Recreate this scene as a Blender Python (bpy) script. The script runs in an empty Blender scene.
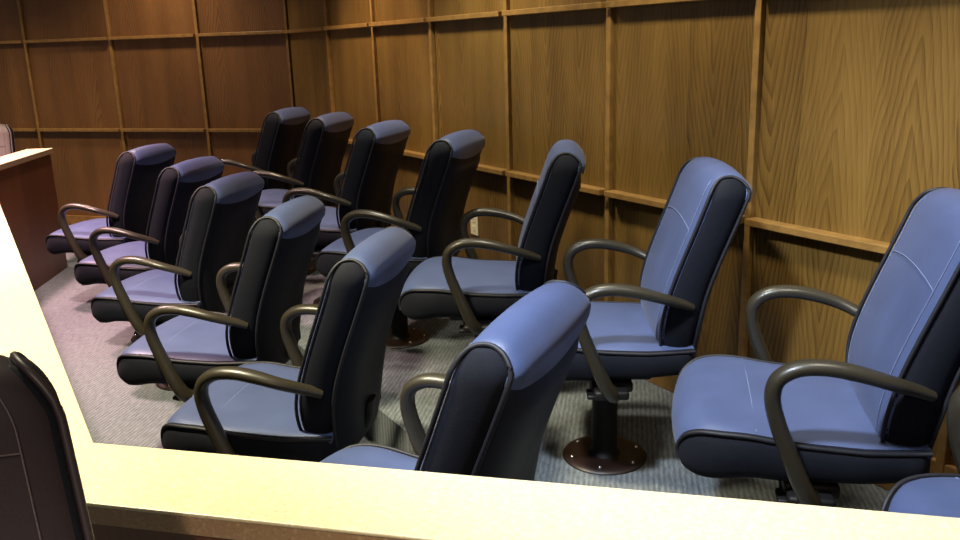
import bpy, bmesh, math, random
from mathutils import Vector, Matrix
random.seed(4)
SC = bpy.context.scene
COL = SC.collection
PI = math.pi
S = 0.88                      # survey units -> metres
EYE = 1.68 * S                # camera height over the front floor
STEP = 0.18 * S               # the back row stands one low step up

# ------------------------------------------------------------------ materials
def new_mat(name):
    m = bpy.data.materials.new(name); m.use_nodes = True
    nt = m.node_tree
    b = nt.nodes['Principled BSDF']
    return m, nt, b

def N(nt, t, **kw):
    n = nt.nodes.new(t)
    for k, v in kw.items(): setattr(n, k, v)
    return n

def math_node(nt, op, a, b=None, c=None):
    n = N(nt, 'ShaderNodeMath', operation=op)
    for i, v in enumerate((a, b, c)):
        if v is None: continue
        if isinstance(v, (int, float)): n.inputs[i].default_value = v
        else: nt.links.new(v, n.inputs[i])
    return n.outputs[0]

def ramp(nt, fac, stops):
    r = N(nt, 'ShaderNodeValToRGB')
    el = r.color_ramp.elements
    while len(el) < len(stops): el.new(0.5)
    for e, (p, c) in zip(el, stops):
        e.position = p; e.color = (c[0], c[1], c[2], 1)
    nt.links.new(fac, r.inputs[0])
    return r.outputs[0]

def noise(nt, vec, scale, detail=3, rough=0.5):
    n = N(nt, 'ShaderNodeTexNoise')
    n.inputs['Scale'].default_value = scale
    n.inputs['Detail'].default_value = detail
    n.inputs['Roughness'].default_value = rough
    if vec is not None: nt.links.new(vec, n.inputs['Vector'])
    return n.outputs['Fac']

def bump(nt, b, h, strength, dist=0.002):
    n = N(nt, 'ShaderNodeBump')
    n.inputs['Strength'].default_value = strength
    n.inputs['Distance'].default_value = dist
    nt.links.new(h, n.inputs['Height'])
    nt.links.new(n.outputs[0], b.inputs['Normal'])

def plain(name, col, rough=0.5, metal=0.0, nscale=60, amt=0.12, bstr=0.05, spec=0.5):
    m, nt, b = new_mat(name)
    tc = N(nt, 'ShaderNodeTexCoord')
    f = noise(nt, tc.outputs['Object'], nscale, 4)
    d = [c * (1 - amt) for c in col]; l = [min(1, c * (1 + amt)) for c in col]
    nt.links.new(ramp(nt, f, [(0.3, d), (0.7, l)]), b.inputs['Base Color'])
    b.inputs['Roughness'].default_value = rough
    b.inputs['Metallic'].default_value = metal
    b.inputs['Specular IOR Level'].default_value = spec
    if bstr: bump(nt, b, f, bstr)
    return m

def leather(name, col, rough, spec=0.45):
    m, nt, b = new_mat(name)
    tc = N(nt, 'ShaderNodeTexCoord')
    v = N(nt, 'ShaderNodeTexVoronoi'); v.inputs['Scale'].default_value = 260
    nt.links.new(tc.outputs['Object'], v.inputs['Vector'])
    f = noise(nt, tc.outputs['Object'], 7, 3)
    nt.links.new(ramp(nt, f, [(0.3, [c * 0.88 for c in col]), (0.7, [c * 1.1 for c in col])]), b.inputs['Base Color'])
    r = math_node(nt, 'MULTIPLY_ADD', f, 0.18, rough - 0.09)
    nt.links.new(r, b.inputs['Roughness'])
    b.inputs['Specular IOR Level'].default_value = spec
    b.inputs['Sheen Weight'].default_value = spec * 0.15; b.inputs['Sheen Roughness'].default_value = 0.45
    s = math_node(nt, 'ADD', math_node(nt, 'MULTIPLY', v.outputs['Distance'], 0.5), noise(nt, tc.outputs['Object'], 22, 3))
    bump(nt, b, s, 0.16, 0.0025)
    return m

def oak(name, dark, mid, light, period=0.72, offs=0.0, rough=0.38):
    """flat-sawn oak veneer: cathedral arches per leaf plus fine pores; runs along local Z, across local X"""
    m, nt, b = new_mat(name)
    tc = N(nt, 'ShaderNodeTexCoord')
    sp = N(nt, 'ShaderNodeSeparateXYZ'); nt.links.new(tc.outputs['Object'], sp.inputs[0])
    x, z = sp.outputs[0], sp.outputs[2]
    leaf = math_node(nt, 'FLOOR', math_node(nt, 'DIVIDE', math_node(nt, 'ADD', x, offs), period / 2))
    xx = math_node(nt, 'SUBTRACT', math_node(nt, 'ADD', x, offs), math_node(nt, 'MULTIPLY', math_node(nt, 'ADD', leaf, 0.5), period / 2))
    row = math_node(nt, 'FLOOR', math_node(nt, 'DIVIDE', math_node(nt, 'ADD', z, -0.163), 0.7234))
    rnd = N(nt, 'ShaderNodeTexWhiteNoise', noise_dimensions='2D')
    cb = N(nt, 'ShaderNodeCombineXYZ'); nt.links.new(leaf, cb.inputs[0]); nt.links.new(row, cb.inputs[1])
    nt.links.new(cb.outputs[0], rnd.inputs['Vector'])
    rv = rnd.outputs['Value']
    # warped across-grain coordinate
    cw = N(nt, 'ShaderNodeCombineXYZ')
    nt.links.new(math_node(nt, 'MULTIPLY', x, 3.0), cw.inputs[0])
    nt.links.new(math_node(nt, 'MULTIPLY', z, 0.8), cw.inputs[2])
    nt.links.new(math_node(nt, 'MULTIPLY', rv, 9.0), cw.inputs[1])
    wn = noise(nt, cw.outputs[0], 1.6, 3)
    xs = math_node(nt, 'ADD', xx, math_node(nt, 'MULTIPLY_ADD', wn, 0.10, -0.05))
    par = math_node(nt, 'MULTIPLY', math_node(nt, 'ABSOLUTE', xs), 5.5)
    par = math_node(nt, 'POWER', math_node(nt, 'ADD', par, 0.02), 1.25)
    v = math_node(nt, 'ADD', math_node(nt, 'ADD', par, math_node(nt, 'MULTIPLY', z, math_node(nt, 'MULTIPLY', math_node(nt, 'SIGN', math_node(nt, 'SUBTRACT', rv, 0.5)), 0.80))), math_node(nt, 'MULTIPLY', rv, 3.0))
    v = math_node(nt, 'ADD', v, math_node(nt, 'MULTIPLY', wn, 0.22))
    ring = math_node(nt, 'FRACT', math_node(nt, 'MULTIPLY', v, 10.0))
    ring = math_node(nt, 'POWER', ring, 2.4)
    # pores
    cp = N(nt, 'ShaderNodeCombineXYZ')
    nt.links.new(math_node(nt, 'MULTIPLY', x, 170.0), cp.inputs[0])
    nt.links.new(math_node(nt, 'MULTIPLY', z, 6.0), cp.inputs[2])
    pore = noise(nt, cp.outputs[0], 1.0, 3, 0.6)
    cp2 = N(nt, 'ShaderNodeCombineXYZ')
    nt.links.new(math_node(nt, 'MULTIPLY', x, 7.0), cp2.inputs[0])
    nt.links.new(math_node(nt, 'MULTIPLY', z, 0.7), cp2.inputs[2])
    broad = noise(nt, cp2.outputs[0], 1.0, 3, 0.5)
    amp = math_node(nt, 'MULTIPLY_ADD', math_node(nt, 'FRACT', math_node(nt, 'MULTIPLY', rv, 7.3)), -0.18, -0.14)
    f = math_node(nt, 'ADD', math_node(nt, 'MULTIPLY', ring, amp), math_node(nt, 'MULTIPLY', pore, 0.40))
    f = math_node(nt, 'ADD', f, math_node(nt, 'MULTIPLY', broad, 0.5))
    f = math_node(nt, 'ADD', f, math_node(nt, 'MULTIPLY_ADD', rv, 0.12, -0.02))
    nt.links.new(ramp(nt, f, [(0.18, dark), (0.48, mid), (0.8, light)]), b.inputs['Base Color'])
    b.inputs['Roughness'].default_value = rough
    bump(nt, b, math_node(nt, 'ADD', pore, math_node(nt, 'MULTIPLY', ring, -0.3)), 0.12, 0.001)
    return m

def carpet_mat():
    m, nt, b = new_mat('carpet_loop')
    tc = N(nt, 'ShaderNodeTexCoord')
    mp = N(nt, 'ShaderNodeMapping'); mp.inputs['Rotation'].default_value = (0, 0, math.radians(41))
    nt.links.new(tc.outputs['Object'], mp.inputs['Vector'])
    sp = N(nt, 'ShaderNodeSeparateXYZ'); nt.links.new(mp.outputs[0], sp.inputs[0])
    f1 = noise(nt, tc.outputs['Object'], 240, 3, 0.7)
    f2 = noise(nt, tc.outputs['Object'], 28, 4, 0.6)
    rib = math_node(nt, 'SINE', math_node(nt, 'ADD', math_node(nt, 'MULTIPLY', sp.outputs[0], 380.0), math_node(nt, 'MULTIPLY', f2, 5.0)))
    cr = N(nt, 'ShaderNodeCombineXYZ')
    nt.links.new(math_node(nt, 'MULTIPLY', sp.outputs[0], 110.0), cr.inputs[0])
    nt.links.new(math_node(nt, 'MULTIPLY', sp.outputs[1], 22.0), cr.inputs[1])
    streak = noise(nt, cr.outputs[0], 1.0, 3, 0.6)
    f = math_node(nt, 'ADD', math_node(nt, 'MULTIPLY', f1, 0.35), math_node(nt, 'MULTIPLY', streak, 0.5))
    f = math_node(nt, 'ADD', f, math_node(nt, 'MULTIPLY_ADD', rib, 0.07, 0.07))
    nt.links.new(ramp(nt, f, [(0.28, (0.065, 0.073, 0.078)), (0.5, (0.14, 0.155, 0.165)), (0.75, (0.26, 0.275, 0.285))]), b.inputs['Base Color'])
    b.inputs['Roughness'].default_value = 0.95
    b.inputs['Specular IOR Level'].default_value = 0.1
    bump(nt, b, f, 0.6, 0.006)
    return m

def laminate(name, base, speck, hi):
    m, nt, b = new_mat(name)
    tc = N(nt, 'ShaderNodeTexCoord')
    v = N(nt, 'ShaderNodeTexVoronoi'); v.inputs['Scale'].default_value = 190
    nt.links.new(tc.outputs['Object'], v.inputs['Vector'])
    f = noise(nt, tc.outputs['Object'], 120, 4, 0.7)
    k = math_node(nt, 'ADD', math_node(nt, 'MULTIPLY', f, 0.75), math_node(nt, 'MULTIPLY', v.outputs['Distance'], 0.4))
    nt.links.new(ramp(nt, k, [(0.34, speck), (0.44, base), (0.6, base), (0.78, hi)]), b.inputs['Base Color'])
    b.inputs['Roughness'].default_value = 0.42
    return m

M = {}
M['blue'] = leather('blue_vinyl', (0.060, 0.083, 0.180), 0.44)
M['navy'] = plain('navy_side_fabric', (0.0045, 0.0055, 0.011), 0.8, 0, 420, 0.35, 0.3, 0.25)
M['backing'] = leather('dark_navy_back_vinyl', (0.006, 0.007, 0.015), 0.58, 0.22)
M['pipe'] = plain('black_piping', (0.008, 0.008, 0.013), 0.6, 0, 90, 0.2, 0.05)
M['thread'] = plain('pale_blue_thread', (0.15, 0.19, 0.33), 0.7, 0, 300, 0.2, 0.1)
M['arm'] = plain('black_arm_urethane', (0.030, 0.025, 0.016), 0.36, 0, 160, 0.15, 0.06)
M['steel'] = plain('black_powder_coat', (0.007, 0.006, 0.006), 0.55, 0, 200, 0.15, 0.06, 0.3)
M['plate'] = plain('dark_red_brown_plate', (0.016, 0.007, 0.005), 0.45, 0.2, 60, 0.2, 0.05)
M['chrome'] = plain('bolt_steel', (0.6, 0.58, 0.55), 0.25, 1.0, 60, 0.1, 0.0)
M['oak_right'] = oak('oak_veneer_right', (0.060, 0.029, 0.006), (0.165, 0.090, 0.020), (0.25, 0.145, 0.038), 0.4849)
M['oak_far'] = oak('oak_veneer_far', (0.075, 0.032, 0.010), (0.160, 0.072, 0.021), (0.235, 0.115, 0.036), 0.82, 0.02)
M['oak_trim'] = plain('oak_trim', (0.24, 0.130, 0.036), 0.36, 0, 24, 0.22, 0.04)
M['oak_rail'] = oak('red_oak_rail_panel', (0.075, 0.022, 0.009), (0.125, 0.038, 0.014), (0.18, 0.064, 0.022), 0.6, 0.1, 0.4)
M['carpet'] = carpet_mat()
M['cap'] = laminate('cream_speckled_laminate', (0.62, 0.53, 0.33), (0.45, 0.36, 0.20), (0.72, 0.64, 0.44))
M['cap_edge'] = laminate('tan_laminate_edge', (0.32, 0.20, 0.11), (0.22, 0.13, 0.07), (0.42, 0.29, 0.17))
M['brass'] = plain('gold_edge_strip', (0.42, 0.25, 0.08), 0.35, 0.2, 60, 0.1, 0.0)
M['dark_vinyl'] = plain('plum_black_vinyl', (0.030, 0.020, 0.025), 0.45, 0, 500, 0.15, 0.05)
M['plum_thread'] = plain('plum_thread', (0.10, 0.075, 0.085), 0.7, 0, 300, 0.2, 0.1)
M['tan_vinyl'] = leather('greige_vinyl', (0.10, 0.082, 0.070), 0.5)
M['plastic'] = plain('ivory_plastic', (0.75, 0.66, 0.42), 0.4, 0, 40, 0.04, 0.0)
M['slot'] = plain('socket_slots', (0.10, 0.08, 0.05), 0.6, 0, 40, 0.05, 0.0)

# ------------------------------------------------------------------ mesh helpers
def link(name, bm, mat, parent=None, smooth=True, sharp=None):
    bmesh.ops.remove_doubles(bm, verts=bm.verts, dist=1e-6)
    bmesh.ops.recalc_face_normals(bm, faces=bm.faces)
    me = bpy.data.meshes.new(name); bm.to_mesh(me); bm.free()
    me.materials.append(mat)
    if smooth:
        for p in me.polygons: p.use_smooth = True
        me.set_sharp_from_angle(angle=math.radians(sharp or 50))
    o = bpy.data.objects.new(name, me); COL.objects.link(o)
    if parent: o.parent = parent
    return o

def empty(name, label=None, cat=None, group=None, loc=(0, 0, 0), rz=0):
    o = bpy.data.objects.new(name, None); COL.objects.link(o)
    o.empty_display_size = 0.1
    o.location = loc; o.rotation_euler = (0, 0, rz)
    if label: o['label'] = label
    if cat: o['category'] = cat
    if group: o['group'] = group
    return o

def structure(o): o['kind'] = 'structure'; return o

def box(bm, x0, x1, y0, y1, z0, z1, bev=0.0):
    r = bmesh.ops.create_cube(bm, size=1)
    for v in r['verts']:
        v.co = Vector(((x0 + x1) / 2 + v.co.x * (x1 - x0), (y0 + y1) / 2 + v.co.y * (y1 - y0), (z0 + z1) / 2 + v.co.z * (z1 - z0)))
    if bev:
        es = list({e for v in r['verts'] for e in v.link_edges})
        bmesh.ops.bevel(bm, geom=es, offset=bev, segments=2, profile=0.5, affect='EDGES')

def lathe(bm, prof, cx=0, cy=0, n=32):
    rings = []
    for r, z in prof:
        if r < 1e-6: rings.append([bm.verts.new((cx, cy, z))])
        else: rings.append([bm.verts.new((cx + r * math.cos(2 * PI * k / n), cy + r * math.sin(2 * PI * k / n), z)) for k in range(n)])
    for a, b in zip(rings, rings[1:]):
        for k in range(n):
            k2 = (k + 1) % n
            if len(a) == 1 and len(b) == 1: continue
            if len(a) == 1: bm.faces.new((a[0], b[k], b[k2]))
            elif len(b) == 1: bm.faces.new((a[k], a[k2], b[0]))
            else: bm.faces.new((a[k], a[k2], b[k2], b[k]))

def spline(pts, n):
    """Catmull-Rom through the points"""
    P = [Vector(p) for p in pts]
    P = [2 * P[0] - P[1]] + P + [2 * P[-1] - P[-2]]
    out = []
    segs = len(P) - 3
    for i in range(n + 1):
        t = i / n * segs
        k = min(int(t), segs - 1); u = t - k
        a, b, c, d = P[k:k + 4]
        out.append(0.5 * ((2 * b) + (c - a) * u + (2 * a - 5 * b + 4 * c - d) * u * u + (3 * b - a - 3 * c + d) * u ** 3))
    return out

def tube(bm, path, ra, rb=None, n=10, side=None, taper=None):
    """sweep an ellipse (ra along 'side', rb across) with rounded ends"""
    rb = rb or ra
    L = len(path); rings = []
    for i, p in enumerate(path):
        t = (path[min(i + 1, L - 1)] - path[max(i - 1, 0)]).normalized()
        s = Vector(side) if side else (Vector((0, 0, 1)) if abs(t.z) < 0.9 else Vector((1, 0, 0)))
        s = (s - t * s.dot(t)).normalized(); u = t.cross(s)
        k = taper(i / (L - 1)) if taper else 1.0
        rings.append([bm.verts.new(p + s * (ra * k * math.cos(2 * PI * j / n)) + u * (rb * k * math.sin(2 * PI * j / n))) for j in range(n)])
    for a, b in zip(rings, rings[1:]):
        for j in range(n):
            j2 = (j + 1) % n
            bm.faces.new((a[j], a[j2], b[j2], b[j]))
    bm.faces.new(rings[0]); bm.faces.new(list(reversed(rings[-1])))

def dup(root, **kw):
    r = root.copy(); COL.objects.link(r)
    for k, v in kw.items(): r[k] = v
    for ch in list(root.children):
        c = ch.copy(); COL.objects.link(c); c.parent = r
        for g in list(ch.children):
            d = g.copy(); COL.objects.link(d); d.parent = c
    return r

# ------------------------------------------------------------------ the jury chair
# local frame: faces +X, left is +Y, floor at z = 0
SEAT_TOP = [(0.292, 0.384), (0.296, 0.408), (0.288, 0.434), (0.268, 0.457), (0.230, 0.472), (0.15, 0.474), (0.05, 0.461), (-0.05, 0.455), (-0.15, 0.452), (-0.235, 0.452)]
SEAT_BOT = [(0.284, 0.366), (0.274, 0.355), (0.256, 0.348), (0.234, 0.346), (0.200, 0.350), (0.14, 0.360), (0.04, 0.358), (-0.05, 0.364), (-0.15, 0.368), (-0.235, 0.372)]
BACK_FRONT = [(-0.178, 0.392), (-0.160, 0.46), (-0.160, 0.53), (-0.176, 0.61), (-0.206, 0.70), (-0.240, 0.79), (-0.268, 0.865), (-0.283, 0.905), (-0.299, 0.930), (-0.315, 0.942)]
BACK_REAR = [(-0.250, 0.385), (-0.258, 0.46), (-0.266, 0.53), (-0.282, 0.61), (-0.312, 0.70), (-0.347, 0.79), (-0.376, 0.865), (-0.388, 0.905), (-0.376, 0.930), (-0.355, 0.943)]

BACK_FRONT = [(x + 0.02, z) for x, z in BACK_FRONT]; BACK_REAR = [(x + 0.02, z) for x, z in BACK_REAR]

def seat_hw(x):                     # half width along the seat: rounded plan at the front corners
    if x > 0.165: return 0.252 - 0.060 * ((x - 0.165) / 0.133) ** 2.2
    if x < -0.10: return 0.252 - 0.022 * ((-0.10 - x) / 0.135)
    return 0.252

def back_hw(z):                     # half width up the back: waisted at the bottom, rounded at the top
    if z < 0.56: return 0.228 - 0.050 * ((0.56 - z) / 0.18) ** 1.5
    if z > 0.88: return 0.228 - 0.030 * ((z - 0.88) / 0.07) ** 2
    return 0.228

def strip(bm, path, hw, crown=0.010, edge=0.016, nt_=15, dip=None, flip=1.0, th=0.012):
    """upholstery skin of thickness th: path of (x,z) swept across y, crowned outward, its edges rolled under"""
    L = len(path); outer, inner = [], []
    for i, p in enumerate(path):
        a, b = path[max(i - 1, 0)], path[min(i + 1, L - 1)]
        t = Vector((b[0] - a[0], b[1] - a[1])).normalized()
        n = Vector((-t.y, t.x)) * flip
        w = hw(p)
        ro, ri = [], []
        for j in range(nt_):
            u = -1 + 2 * j / (nt_ - 1)
            u = math.copysign(1 - (1 - abs(u)) ** 1.6, u)
            e = max(0.0, (abs(u) - 0.86) / 0.14)
            q = Vector(p) + n * (crown * (1 - u * u) - edge * e ** 2.2)
            if dip: q += t * dip(i / (L - 1), u)
            ro.append(bm.verts.new((q.x, u * w, q.y)))
            q = q - n * th
            ri.append(bm.verts.new((q.x, u * (w - 0.003), q.y)))
        outer.append(ro); inner.append(ri)
    skin_faces(bm, outer, inner)

def skin_faces(bm, outer, inner):
    for rows in (outer, inner):
        for a, b in zip(rows, rows[1:]):
            for j in range(len(a) - 1): bm.faces.new((a[j], a[j + 1], b[j + 1], b[j]))
    for k in (0, -1):
        for j in range(len(outer[0]) - 1): bm.faces.new((outer[k][j], outer[k][j + 1], inner[k][j + 1], inner[k][j]))
    for i in range(len(outer) - 1):
        for k in (0, -1): bm.faces.new((outer[i][k], outer[i + 1][k], inner[i + 1][k], inner[i][k]))

def thicken(bm, d):
    """close the skin with an inner face so that it has a body"""
    bmesh.ops.recalc_face_normals(bm, faces=bm.faces)
    bmesh.ops.solidify(bm, geom=list(bm.faces), thickness=d)

def side_pad(bm, A, B, hw, s, inset=0.010, bulge=0.010, depth=0.06):
    """boxed side panel between profile A and profile B on side s"""
    n = len(A)
    def lerp(p, q, t): return (p[0] + (q[0] - p[0]) * t, p[1] + (q[1] - p[1]) * t)
    cols = [(0.03, -depth), (0.03, -0.010), (0.09, -0.001), (0.25, bulge * 0.7), (0.5, bulge), (0.75, bulge * 0.7), (0.91, -0.001), (0.97, -0.010), (0.97, -depth)]
    rows = []
    for i in range(n):
        row = []
        for t, dy in cols:
            q = lerp(A[i], B[i], t)
            k = 1.0 if 0 < i < n - 1 else 0.0
            row.append(bm.verts.new((q[0], s * (hw(q) + (dy if dy < -0.02 else dy * k - 0.006 * (1 - k))), q[1])))
        rows.append(row)
    for a, b in zip(rows, rows[1:]):
        for j in range(len(cols) - 1):
            bm.faces.new((a[j], a[j + 1], b[j + 1], b[j]))
    for r in (rows[0], rows[-1]):
        bm.faces.new(r)
    for a, b in zip(rows, rows[1:]):
        bm.faces.new((a[0], b[0], b[-1], a[-1]))

def arm_path(s):
    y = s * 0.285
    return spline([(-0.220, s * 0.230, 0.580), (-0.185, s * 0.248, 0.596), (-0.125, s * 0.278, 0.622), (-0.06, y, 0.641), (0.0, y, 0.650), (0.055, y, 0.645), (0.093, y, 0.620),
                   (0.103, y, 0.580), (0.093, y, 0.530), (0.070, y, 0.468), (0.044, s * 0.284, 0.405), (0.022, s * 0.278, 0.355), (0.006, s * 0.262, 0.328), (0.0, s * 0.225, 0.322)], 60)

def make_chair(name, blue, navy, backing, thread, arms=True, lift=0.0, seam=0.790, pipe=None):
    root = empty(name)
    SH = lambda q: seat_hw(q[0])
    BH = lambda q: back_hw(q[1])
    top = [tuple(v)[:2] for v in spline([(p[0], p[1], 0) for p in SEAT_TOP], 36)]
    bot = [tuple(v)[:2] for v in spline([(p[0], p[1], 0) for p in SEAT_BOT], 36)]
    fro = [tuple(v)[:2] for v in spline([(p[0], p[1], 0) for p in BACK_FRONT], 32)]
    rea = [tuple(v)[:2] for v in spline([(p[0], p[1], 0) for p in BACK_REAR], 32)]
    # --- seat cushion
    bm = bmesh.new()
    skin = [tuple(v)[:2] for v in spline([(0.250, 0.342, 0), (0.278, 0.356, 0)] + [(p[0], p[1], 0) for p in SEAT_TOP], 44)]
    strip(bm, list(reversed(skin)), lambda q: SH(q) - 0.001, 0.014, 0.010)
    seat = link('seat', bm, blue, root)
    for s in (-1, 1):
        bm = bmesh.new(); side_pad(bm, top, bot, SH, s)
        link('side_panel', bm, navy, seat)
        bm = bmesh.new()
        tube(bm, [Vector((p[0], s * (SH(p) + 0.001), p[1] - 0.007)) for p in top], 0.0052, n=8)
        link('piping', bm, pipe or M['pipe'], seat)
    bm = bmesh.new()
    for x in (0.13,):
        i = min(range(len(top)), key=lambda k: abs(top[k][0] - x))
        tube(bm, [Vector((top[i][0], u * 0.235, top[i][1] + 0.014 * (1 - u * u) - 0.0004)) for u in [k / 10 for k in range(-10, 11)]], 0.0011, n=6)
    link('stitching', bm, thread, seat)
    # --- pan and mechanism under the seat
    bm = bmesh.new()
    rows = []
    for p in bot:
        w = SH(p) - 0.012
        rows.append([bm.verts.new((p[0], u * w, p[1] - 0.014 * (1 - abs(u) ** 4) + 0.004)) for u in (-1, -0.8, -0.4, 0, 0.4, 0.8, 1)])
    for a, b in zip(rows, rows[1:]):
        for j in range(6): bm.faces.new((a[j], a[j + 1], b[j + 1], b[j]))
    thicken(bm, 0.014)
    link('seat_pan', bm, M['steel'], root)
    bm = bmesh.new()
    box(bm, -0.14, 0.13, -0.075, 0.075, 0.292, 0.352, 0.012)
    box(bm, -0.06, 0.06, -0.23, 0.23, 0.318, 0.350, 0.008)
    mech = link('tilt_mechanism', bm, M['steel'], root)
    bm = bmesh.new()
    tube(bm, spline([(0.10, 0, 0.325), (0.18, 0, 0.318), (0.225, 0, 0.312)], 6), 0.026, n=14)
    link('tension_knob', bm, M['steel'], mech)
    bm = bmesh.new()
    tube(bm, spline([(0.05, 0.05, 0.312), (0.055, 0.14, 0.308), (0.06, 0.20, 0.312)], 8), 0.005, n=8)
    box(bm, 0.045, 0.075, 0.19, 0.25, 0.304, 0.318, 0.005)
    link('lever', bm, M['steel'], mech)
    # --- back cushion: skin runs up the front, over the top roll and ends in a flap behind
    bm = bmesh.new()
    wrap = BACK_FRONT[:-2] + [(x + 0.02, z) for x, z in ((-0.305, 0.938), (-0.335, 0.951), (-0.368, 0.947), (-0.392, 0.925), (-0.402, 0.906), (-0.401, 0.892), (-0.398, 0.880))]
    wp = [tuple(v)[:2] for v in spline([(p[0], p[1], 0) for p in wrap], 64)]
    strip(bm, wp, lambda q: BH(q) + 0.000, 0.010, 0.010, 17, lambda t, u: (0.024 * (1 - u * u) * max(0.0, (t - 0.86) / 0.14)), -1.0)
    back = link('backrest', bm, blue, root)
    for s in (-1, 1):
        bm = bmesh.new(); side_pad(bm, fro, rea, BH, s)
        link('side_panel', bm, navy, back)
        bm = bmesh.new()
        ed = BACK_FRONT + [(-0.316, 0.946)] + list(reversed(BACK_REAR))
        ed = [tuple(v)[:2] for v in spline([(p[0], p[1], 0) for p in ed], 80)]
        tube(bm, [Vector((p[0], s * (BH(p) + 0.0005), p[1])) for k, p in enumerate(ed)], 0.0050, n=8)
        link('piping', bm, pipe or M['pipe'], back)
    bm = bmesh.new()
    for s in (-1, 1):
        tube(bm, [Vector((p[0] + 0.0105 * (1 - 0.6) + 0.0012, s * (BH(p) * 0.80), p[1] + 0.001)) for p in fro[3:-3]], 0.0010, n=6)
    zi = min(range(len(fro)), key=lambda k: abs(fro[k][1] - 0.800))
    pts = []
    for k in range(-10, 11):
        u = k / 10 * 0.80; z = seam + 0.018 * (1 - (u / 0.8) ** 2)
        i = min(range(len(fro)), key=lambda q: abs(fro[q][1] - z))
        a, b = fro[i], fro[min(i + 1, len(fro) - 1)]
        f = (z - a[1]) / max(1e-6, b[1] - a[1]); x = a[0] + (b[0] - a[0]) * f
        pts.append(Vector((x + 0.012 * (1 - u * u) * 1.0 + 0.0006, u * BH((x, z)), z + 0.004)))
    tube(bm, pts, 0.0011, n=6)
    link('stitching', bm, thread, back)
    # --- padded rear shell below the flap
    bm = bmesh.new()
    rp = [tuple(v)[:2] for v in spline([(-0.218, 0.365, 0)] + [(p[0], p[1], 0) for p in BACK_REAR[:-3]] + [(-0.364, 0.885, 0)], 36)]
    rows = []
    L = len(rp)
    for i, p in enumerate(rp):
        a, b = rp[max(i - 1, 0)], rp[min(i + 1, L - 1)]
        t = Vector((b[0] - a[0], b[1] - a[1])).normalized(); n = Vector((-t.y, t.x))
        w = BH(p) - 0.004
        end = min(1.0, 0.25 + (i / 3.0)); up = 1.0 if p[1] < 0.83 else max(0.0, 1 - (p[1] - 0.83) / 0.055)
        row = []
        for j in range(15):
            u = -1 + 2 * j / 14; u = math.copysign(1 - (1 - abs(u)) ** 1.7, u)
            d = 0.034 * (1 - abs(u) ** 5) * end * (0.25 + 0.75 * up)
            q = Vector(p) + n * d
            row.append(bm.verts.new((q.x, u * w, q.y)))
        rows.append(row)
    for a, b in zip(rows, rows[1:]):
        for j in range(14): bm.faces.new((a[j], a[j + 1], b[j + 1], b[j]))
    thicken(bm, 0.010)
    link('rear_shell', bm, backing, root)
    bm = bmesh.new()
    tube(bm, spline([(-0.02, 0, 0.334), (-0.16, 0, 0.330), (-0.225, 0, 0.345), (-0.265, 0, 0.40), (-0.278, 0, 0.47)], 18), 0.034, 0.010, 12, (0, 1, 0))
    link('back_bracket', bm, M['steel'], root)
    # --- loop arms
    if arms:
        for s in (-1, 1):
            bm = bmesh.new()
            tube(bm, arm_path(s), 0.0235, 0.0175, 14, (0, 1, 0), lambda t: 0.72 + 0.28 * t / 0.25 if t < 0.25 else 1.0 + 0.2 * max(0.0, min(1.0, (t - 0.55) / 0.3)))
            arm = link('armrest', bm, M['arm'], root)
            bm = bmesh.new()
            box(bm, -0.045, 0.055, min(s * 0.20, s * 0.272), max(s * 0.20, s * 0.272), 0.310, 0.338, 0.008)
            link('arm_bracket', bm, M['steel'], arm)
    # --- fixed pedestal (its gas spring may be drawn out)
    if lift:
        for ch in list(root.children): ch.location.z = lift
    bm = bmesh.new()
    lathe(bm, [(0, 0.012), (0.052, 0.012), (0.047, 0.022), (0.041, 0.03), (0.041, 0.25), (0.037, 0.253), (0.037, 0.348 + lift), (0, 0.348 + lift)], n=28)
    link('column', bm, M['steel'], root)
    bm = bmesh.new()
    lathe(bm, [(0, 0.0), (0.136, 0.0), (0.138, 0.004), (0.134, 0.010), (0.11, 0.014), (0, 0.014)], n=40)
    plate = link('base_plate', bm, M['plate'], root)
    for k in range(6):
        bm = bmesh.new()
        a = k * PI / 3 + 0.3
        lathe(bm, [(0, 0.011), (0.007, 0.012), (0.007, 0.016), (0.004, 0.019), (0, 0.0195)], 0.112 * math.cos(a), 0.112 * math.sin(a), 10)
        link('bolt', bm, M['chrome'], plate)
    return root

chair0 = make_chair('jury_chair', M['blue'], M['navy'], M['backing'], M['thread'])
FRONT = 'front row jury chairs'; BACK = 'back row jury chairs'
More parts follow.
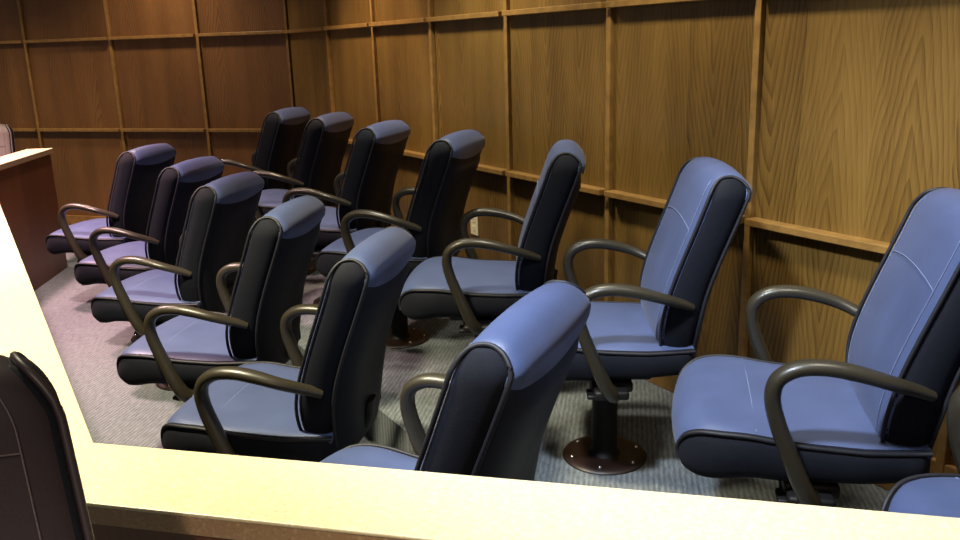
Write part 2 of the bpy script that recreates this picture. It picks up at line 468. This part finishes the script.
# (survey x, survey y, facing degrees, row, label)
CHAIRS = [
    (1.89, 1.44, 136, 'b', 'large bright blue padded swivel chair at far right, with its whole seat in view'),
    (1.88, 2.28, 146, 'b', 'blue swivel chair showing its full pedestal and bolted round base plate'),
    (1.88, 3.12, 144, 'b', 'blue grey swivel chair along the wall, third from right, wall outlet behind its arm'),
    (1.84, 3.93, 132, 'b', 'blue swivel chair along the wall, fourth from right, seat half hidden by a backrest'),
    (1.84, 4.78, 132, 'b', 'purple tinted swivel chair along the wall, third from the far corner'),
    (1.86, 5.66, 136, 'b', 'small purple swivel chair along the wall, second from the far corner'),
    (1.84, 6.45, 136, 'b', 'smallest swivel chair along the wall, standing right in the far corner'),
    (1.79, 0.64, 153, 'b', 'rounded blue seat corner poking over the counter in the bottom right corner'),
    (0.765, 1.735, 126, 'f', 'front row chair seen from behind, its dark back cut off by the cream counter'),
    (0.82, 2.72, 138, 'f', 'front row chair with slate blue seat just inside the counter corner'),
    (0.81, 3.53, 141, 'f', 'front row chair with blue grey seat, third along from the cream counter'),
    (0.84, 4.48, 138, 'f', 'front row chair with lavender seat, fourth along from the cream counter'),
    (0.86, 5.32, 138, 'f', 'front row chair second from the far end of its row, lavender seat and purple headroll'),
    (0.80, 6.33, 139, 'f', 'front row chair at the far left end, pinkish purple seat beside the brown partition'),
]
for i, (x, y, a, row, lab) in enumerate(CHAIRS):
    c = chair0 if i == 0 else dup(chair0)
    c.location = (x * S, y * S, STEP if row == 'b' else 0.0)
    c.rotation_euler = (0, 0, math.radians(a))
    if 'cut off by the cream counter' in lab:                  # this one stands a little higher on its spring
        for ch in c.children:
            if not ch.name.startswith(('column', 'base_plate')): ch.location.z += 0.05
    c['label'] = lab; c['category'] = 'chair'; c['group'] = BACK if row == 'b' else FRONT

chair1 = make_chair('swivel_chair', M['dark_vinyl'], M['navy'], M['dark_vinyl'], M['plum_thread'], lift=0.21, seam=0.86, pipe=M['dark_vinyl'])
chair1['label'] = 'plum black swivel chair outside the counter, its back filling the lower left corner'
chair1['category'] = 'chair'
chair1.location = (-0.172 * S, 0.803 * S, 0); chair1.rotation_euler = (0, 0, math.radians(276))

chair2 = make_chair('witness_chair', M['tan_vinyl'], M['navy'], M['tan_vinyl'], M['plum_thread'], lift=0.05, pipe=M['tan_vinyl'])
chair2['label'] = 'greyish tan chair back peeking over the far brown partition at the left edge'
chair2['category'] = 'chair'
chair2.location = (0.075 * S, 8.15 * S, 0); chair2.rotation_euler = (0, 0, math.radians(258))

# ------------------------------------------------------------------ the room
WX = 2.52 * S                           # right wall plane
CY = 2.873 * WX                         # its far corner
FA = math.radians(-40.7)                # far wall heading, turned left from +Y
FD = Vector((math.sin(FA), math.cos(FA), 0)); FN = Vector((-FD.y, FD.x, 0)) * 1
if FN.dot(Vector((0, 0, 0)) - Vector((WX, CY, 0))) < 0: FN = -FN
H = 2.85
Z_UP, Z_LO = EYE + 0.150 * S, EYE - 0.672 * S

def wall_frame(name, origin, along, mat, length, start=0.0):
    """wall slab in its own frame: local X runs along, local Y points into the room"""
    z = Vector((0, 0, 1)); x = along.normalized(); y = z.cross(x)
    mw = Matrix((( x.x, y.x, 0, origin[0]), (x.y, y.y, 0, origin[1]), (0, 0, 1, 0), (0, 0, 0, 1)))
    bm = bmesh.new(); box(bm, start, length, -0.12, 0.0, 0, H)
    o = link(name, bm, mat, smooth=False); o.matrix_world = mw
    return structure(o), mw

TN = [0]
def trim(mw, x0, x1, y0, y1, z0, z1, bev=0.003, mat=None, name=None):
    TN[0] += 1
    bm = bmesh.new(); box(bm, x0, x1, y0, y1, z0, z1, bev)
    o = link(name or 'trim_%d' % TN[0], bm, mat or M['oak_trim'], smooth=False); o.matrix_world = mw
    return structure(o)

# right wall: local X = -Y world (so that local Y points to -X, into the room)
wr, mr = wall_frame('wall_right', (WX, CY, 0), Vector((0, 1, 0)), M['oak_right'], 0.0, -(CY + 1.2))
seams_r = [1.938 + k * 0.7274 for k in range(-4, 6)]
for ysm in seams_r:
    lx = ysm - CY
    trim(mr, lx - 0.013, lx + 0.013, -0.002, 0.020, STEP, H)
edges = [-1.2] + seams_r + [CY]
for a, b in zip(edges, edges[1:]):
    for zc in (Z_LO, Z_UP, Z_UP + (Z_UP - Z_LO)):
        trim(mr, a - CY + 0.0135, b - CY - (0.0135 if b < CY else 0.0), -0.002, 0.046, zc - 0.012, zc + 0.012)
trim(mr, -(CY + 1.2), 0, -0.002, 0.018, STEP, STEP + 0.155, 0.004, name='baseboard_right')

wf, mf = wall_frame('wall_far', (WX, CY, 0), FD, M['oak_far'], 4.6, 0.0)
y_in = (mf.to_3x3() @ Vector((0, 1, 0)))
trim(mf, 0.0, 0.020, 0.0, 0.020, 0, H)                               # corner strip
seams_f = [0.79, 1.61, 2.47, 3.30, 4.12]
for xs in seams_f:
    trim(mf, xs - 0.013, xs + 0.013, -0.002, 0.020, 0, H)
edges = [0.012] + seams_f + [4.6]
for a, b in zip(edges, edges[1:]):
    for zc in (Z_LO, Z_UP, Z_UP + (Z_UP - Z_LO)):
        trim(mf, a + (0.0135 if a > 0 else 0.012), b - 0.0135, -0.002, 0.046, zc - 0.012, zc + 0.012)
trim(mf, 0.9, 4.6, -0.002, 0.018, 0, 0.155, 0.004, name='baseboard_far')

def slab(name, pts, z0, z1, mat):
    bm = bmesh.new()
    lo = [bm.verts.new((x, y, z0)) for x, y in pts]; hi = [bm.verts.new((x, y, z1)) for x, y in pts]
    n = len(pts)
    bm.faces.new(lo); bm.faces.new(hi)
    for k in range(n): bm.faces.new((lo[k], lo[(k + 1) % n], hi[(k + 1) % n], hi[k]))
    return structure(link(name, bm, mat, smooth=False))

fe = Vector((WX, CY, 0)) + FD * 4.6
slab('floor', [(WX, -1.2), (WX, CY), (fe.x, fe.y), (-2.6, fe.y), (-2.6, -1.2)], -0.05, 0.0, M['carpet'])
px = 1.36 * S
tt = (WX - px) / -FD.x
slab('platform', [(px, -1.2), (WX, -1.2), (WX, CY), (px, CY + FD.y * tt)], 0.0, STEP, M['carpet'])

# wall outlet on the right wall, behind the third chair
OY, OZ = 4.26 * S, EYE - 1.02 * S
out = empty('wall_outlet', 'ivory wall outlet plate low on the panelled wall, seen through a chair arm', 'outlet', None, (WX, OY, OZ))
bm = bmesh.new(); box(bm, -0.006, 0.0, -0.036, 0.036, -0.058, 0.058, 0.002); link('cover_plate', bm, M['plastic'], out, smooth=False)
for dz in (-0.022, 0.022):
    bm = bmesh.new(); box(bm, -0.008, -0.005, -0.016, 0.016, dz - 0.013, dz + 0.013, 0.001)
    sk = link('socket', bm, M['plastic'], out, smooth=False)
    bm = bmesh.new()
    for dy in (-0.006, 0.006): box(bm, -0.0086, -0.0078, dy - 0.001, dy + 0.001, dz - 0.004, dz + 0.005)
    link('slots', bm, M['slot'], sk, smooth=False)

# ------------------------------------------------------------------ jury box rail with the speckled cap
c = 0.70
INNER = [Vector((2.30, -0.480)), Vector((0.1277, 1.645)), Vector((0.1277, 6.55)), Vector((0.635, 7.66))]
INNER = [v * S for v in INNER]
def offset(poly, d):
    """shift the polyline to its left by d, mitred"""
    out = []
    n = len(poly)
    dirs = [(poly[k + 1] - poly[k]).normalized() for k in range(n - 1)]
    nor = [Vector((-q.y, q.x)) for q in dirs]
    for k in range(n):
        if k == 0: out.append(poly[0] + nor[0] * d)
        elif k == n - 1: out.append(poly[-1] + nor[-1] * d)
        else:
            m = (nor[k - 1] + nor[k]).normalized()
            out.append(poly[k] + m * (d / m.dot(nor[k])))
    return out
CAPW = 0.198 * S
ZC = EYE - c * S
def ribbon(name, d0, d1, z0, z1, mat, parent, bev=0.0, trimend=0.0):
    p = [v.copy() for v in INNER]
    if trimend:
        p[-1] -= (p[-1] - p[-2]).normalized() * trimend
    a, b = offset(p, d0), offset(p, d1)
    bm = bmesh.new(); rows = []
    for u, v in zip(a, b):
        rows.append([bm.verts.new((u.x, u.y, z0)), bm.verts.new((u.x, u.y, z1)), bm.verts.new((v.x, v.y, z1)), bm.verts.new((v.x, v.y, z0))])
    for r, q in zip(rows, rows[1:]):
        for k in range(4): bm.faces.new((r[k], r[(k + 1) % 4], q[(k + 1) % 4], q[k]))
    bm.faces.new(rows[0]); bm.faces.new(rows[-1])
    if bev:
        bmesh.ops.recalc_face_normals(bm, faces=bm.faces)
        bmesh.ops.bevel(bm, geom=list(bm.edges), offset=bev, segments=2, profile=0.5, affect='EDGES')
    return link(name, bm, mat, parent, smooth=False)
# left of the walking direction is the outside (camera) side
rail = empty('jury_box_rail', 'brown wood partition with cream speckled counter cap around the chairs', 'counter', None, (INNER[1].x, INNER[1].y, 0))
rl = rail.location
def rebase(o):
    o.data.transform(Matrix.Translation(-rl)); return o
rebase(ribbon('cap', 0.0, CAPW, ZC - 0.006, ZC, M['cap'], rail, 0.002))
rebase(ribbon('edge_band', 0.001, CAPW - 0.001, ZC - 0.034, ZC - 0.006, M['cap_edge'], rail))
rebase(ribbon('gold_strip', 0.012, CAPW - 0.012, ZC - 0.040, ZC - 0.034, M['brass'], rail))
# wood wall of the rail, grain runs up local Z
pw = [v.copy() for v in INNER]
for nm, k in (('panel', 0), ('panel', 1), ('panel', 2)):
    q0 = offset(INNER, 0.020); q1 = offset(INNER, CAPW - 0.020)
    a0, a1, b0, b1 = q0[k], q0[k + 1], q1[k], q1[k + 1]
    if k == 2:
        dd = (a1 - a0).normalized() * 0.012; a1 = a1 - dd; b1 = b1 - dd
    bm = bmesh.new()
    V = [bm.verts.new((p.x, p.y, z)) for z in (0.0, ZC - 0.040) for p in (a0, a1, b1, b0)]
    for f in ((0, 1, 2, 3), (4, 5, 6, 7), (0, 1, 5, 4), (1, 2, 6, 5), (2, 3, 7, 6), (3, 0, 4, 7)): bm.faces.new([V[i] for i in f])
    o = link(nm, bm, M['oak_rail'], rail, smooth=False)
    ax = (a1 - a0).normalized(); ang = math.atan2(ax.y, ax.x)
    Mx = Matrix.Translation((a0.x, a0.y, 0)) @ Matrix.Rotation(ang, 4, 'Z')
    o.data.transform(Mx.inverted())
    o.matrix_parent_inverse = Matrix.Identity(4)
    o.matrix_basis = Matrix.Translation(-rl) @ Mx

# ------------------------------------------------------------------ light
def spot(x, y, z, power, col, angle=100, blend=0.6, size=0.11, tilt=(0, 0)):
    l = bpy.data.lights.new('downlight_or_fill', 'SPOT'); l.energy = power; l.color = col
    l.spot_size = math.radians(angle); l.spot_blend = blend; l.shadow_soft_size = size
    o = bpy.data.objects.new('downlight_or_fill', l); COL.objects.link(o)
    o.location = (x * S, y * S, z); o.rotation_euler = (math.radians(tilt[0]), math.radians(tilt[1]), 0)
    return o
COOL = (0.92, 1.0, 0.95); NEUT = (1.0, 0.93, 0.74); WARM = (1.0, 0.80, 0.62); PINK = (1.0, 0.70, 0.62)
ZL = 2.80
GOLD = (1.0, 0.90, 0.62)
spot(-0.20, 2.80, ZL, 640, (1.0, 0.90, 0.62), 90, 0.5)                         # lamps over the aisle outside the box
spot(0.10, 1.30, ZL, 450, (0.84, 0.94, 1.06), 60, 0.8, tilt=(0, -34))
spot(0.30, 0.20, ZL, 250, (1.0, 0.88, 0.60), 54, 0.7)             # added fill, brightens the near end of the counter cap
spot(-0.30, 5.00, ZL, 700, (1.0, 0.66, 0.64), 92, 0.6)
spot(-0.20, 6.80, ZL, 760, (1.0, 0.56, 0.56), 92, 0.7)
for y, e, cc in ((0.9, 85, NEUT), (2.4, 125, NEUT), (3.9, 155, NEUT), (5.4, 165, (1.0, 0.76, 0.54))):   # wall washers
    spot(1.66, y, 2.58, e, cc, 80, 0.8, tilt=(0, -21))
spot(1.20, 7.60, ZL, 130, WARM, 115, 0.8)  # added wash to lift the far wall, no known fixture
spot(-0.60, 8.40, ZL, 200, WARM, 115, 0.8)  # added warm fill for the tan chair past the partition
spot(-1.50, -1.10, ZL, 300, WARM, 130, 0.6)                         # added fill behind the camera for the counter edge and dark chair
w = bpy.data.worlds.new('World'); SC.world = w; w.use_nodes = True
bg = w.node_tree.nodes['Background']; bg.inputs[0].default_value = (0.95, 0.88, 0.80, 1); bg.inputs[1].default_value = 0.10

# ------------------------------------------------------------------ camera
F, PITCH, YAW, ROLL = 857.09, 0.257115, 0.538581, -0.030118
fw = Vector((math.sin(YAW) * math.cos(PITCH), math.cos(YAW) * math.cos(PITCH), -math.sin(PITCH)))
r = Vector((math.cos(YAW), -math.sin(YAW), 0)); u = r.cross(fw)
r2 = r * math.cos(ROLL) + u * math.sin(ROLL); u2 = -r * math.sin(ROLL) + u * math.cos(ROLL)
cd = bpy.data.cameras.new('camera'); cam = bpy.data.objects.new('camera', cd); COL.objects.link(cam)
cd.sensor_width = 36; cd.lens = F / 960 * 36; cd.clip_start = 0.02
cam.matrix_world = Matrix(((r2.x, u2.x, -fw.x, 0), (r2.y, u2.y, -fw.y, 0), (r2.z, u2.z, -fw.z, EYE), (0, 0, 0, 1)))
SC.camera = cam
vs = SC.view_settings
vs.view_transform = 'Standard'; vs.look = 'None'; vs.gamma = 1; vs.exposure = 0.0; vs.use_curve_mapping = False
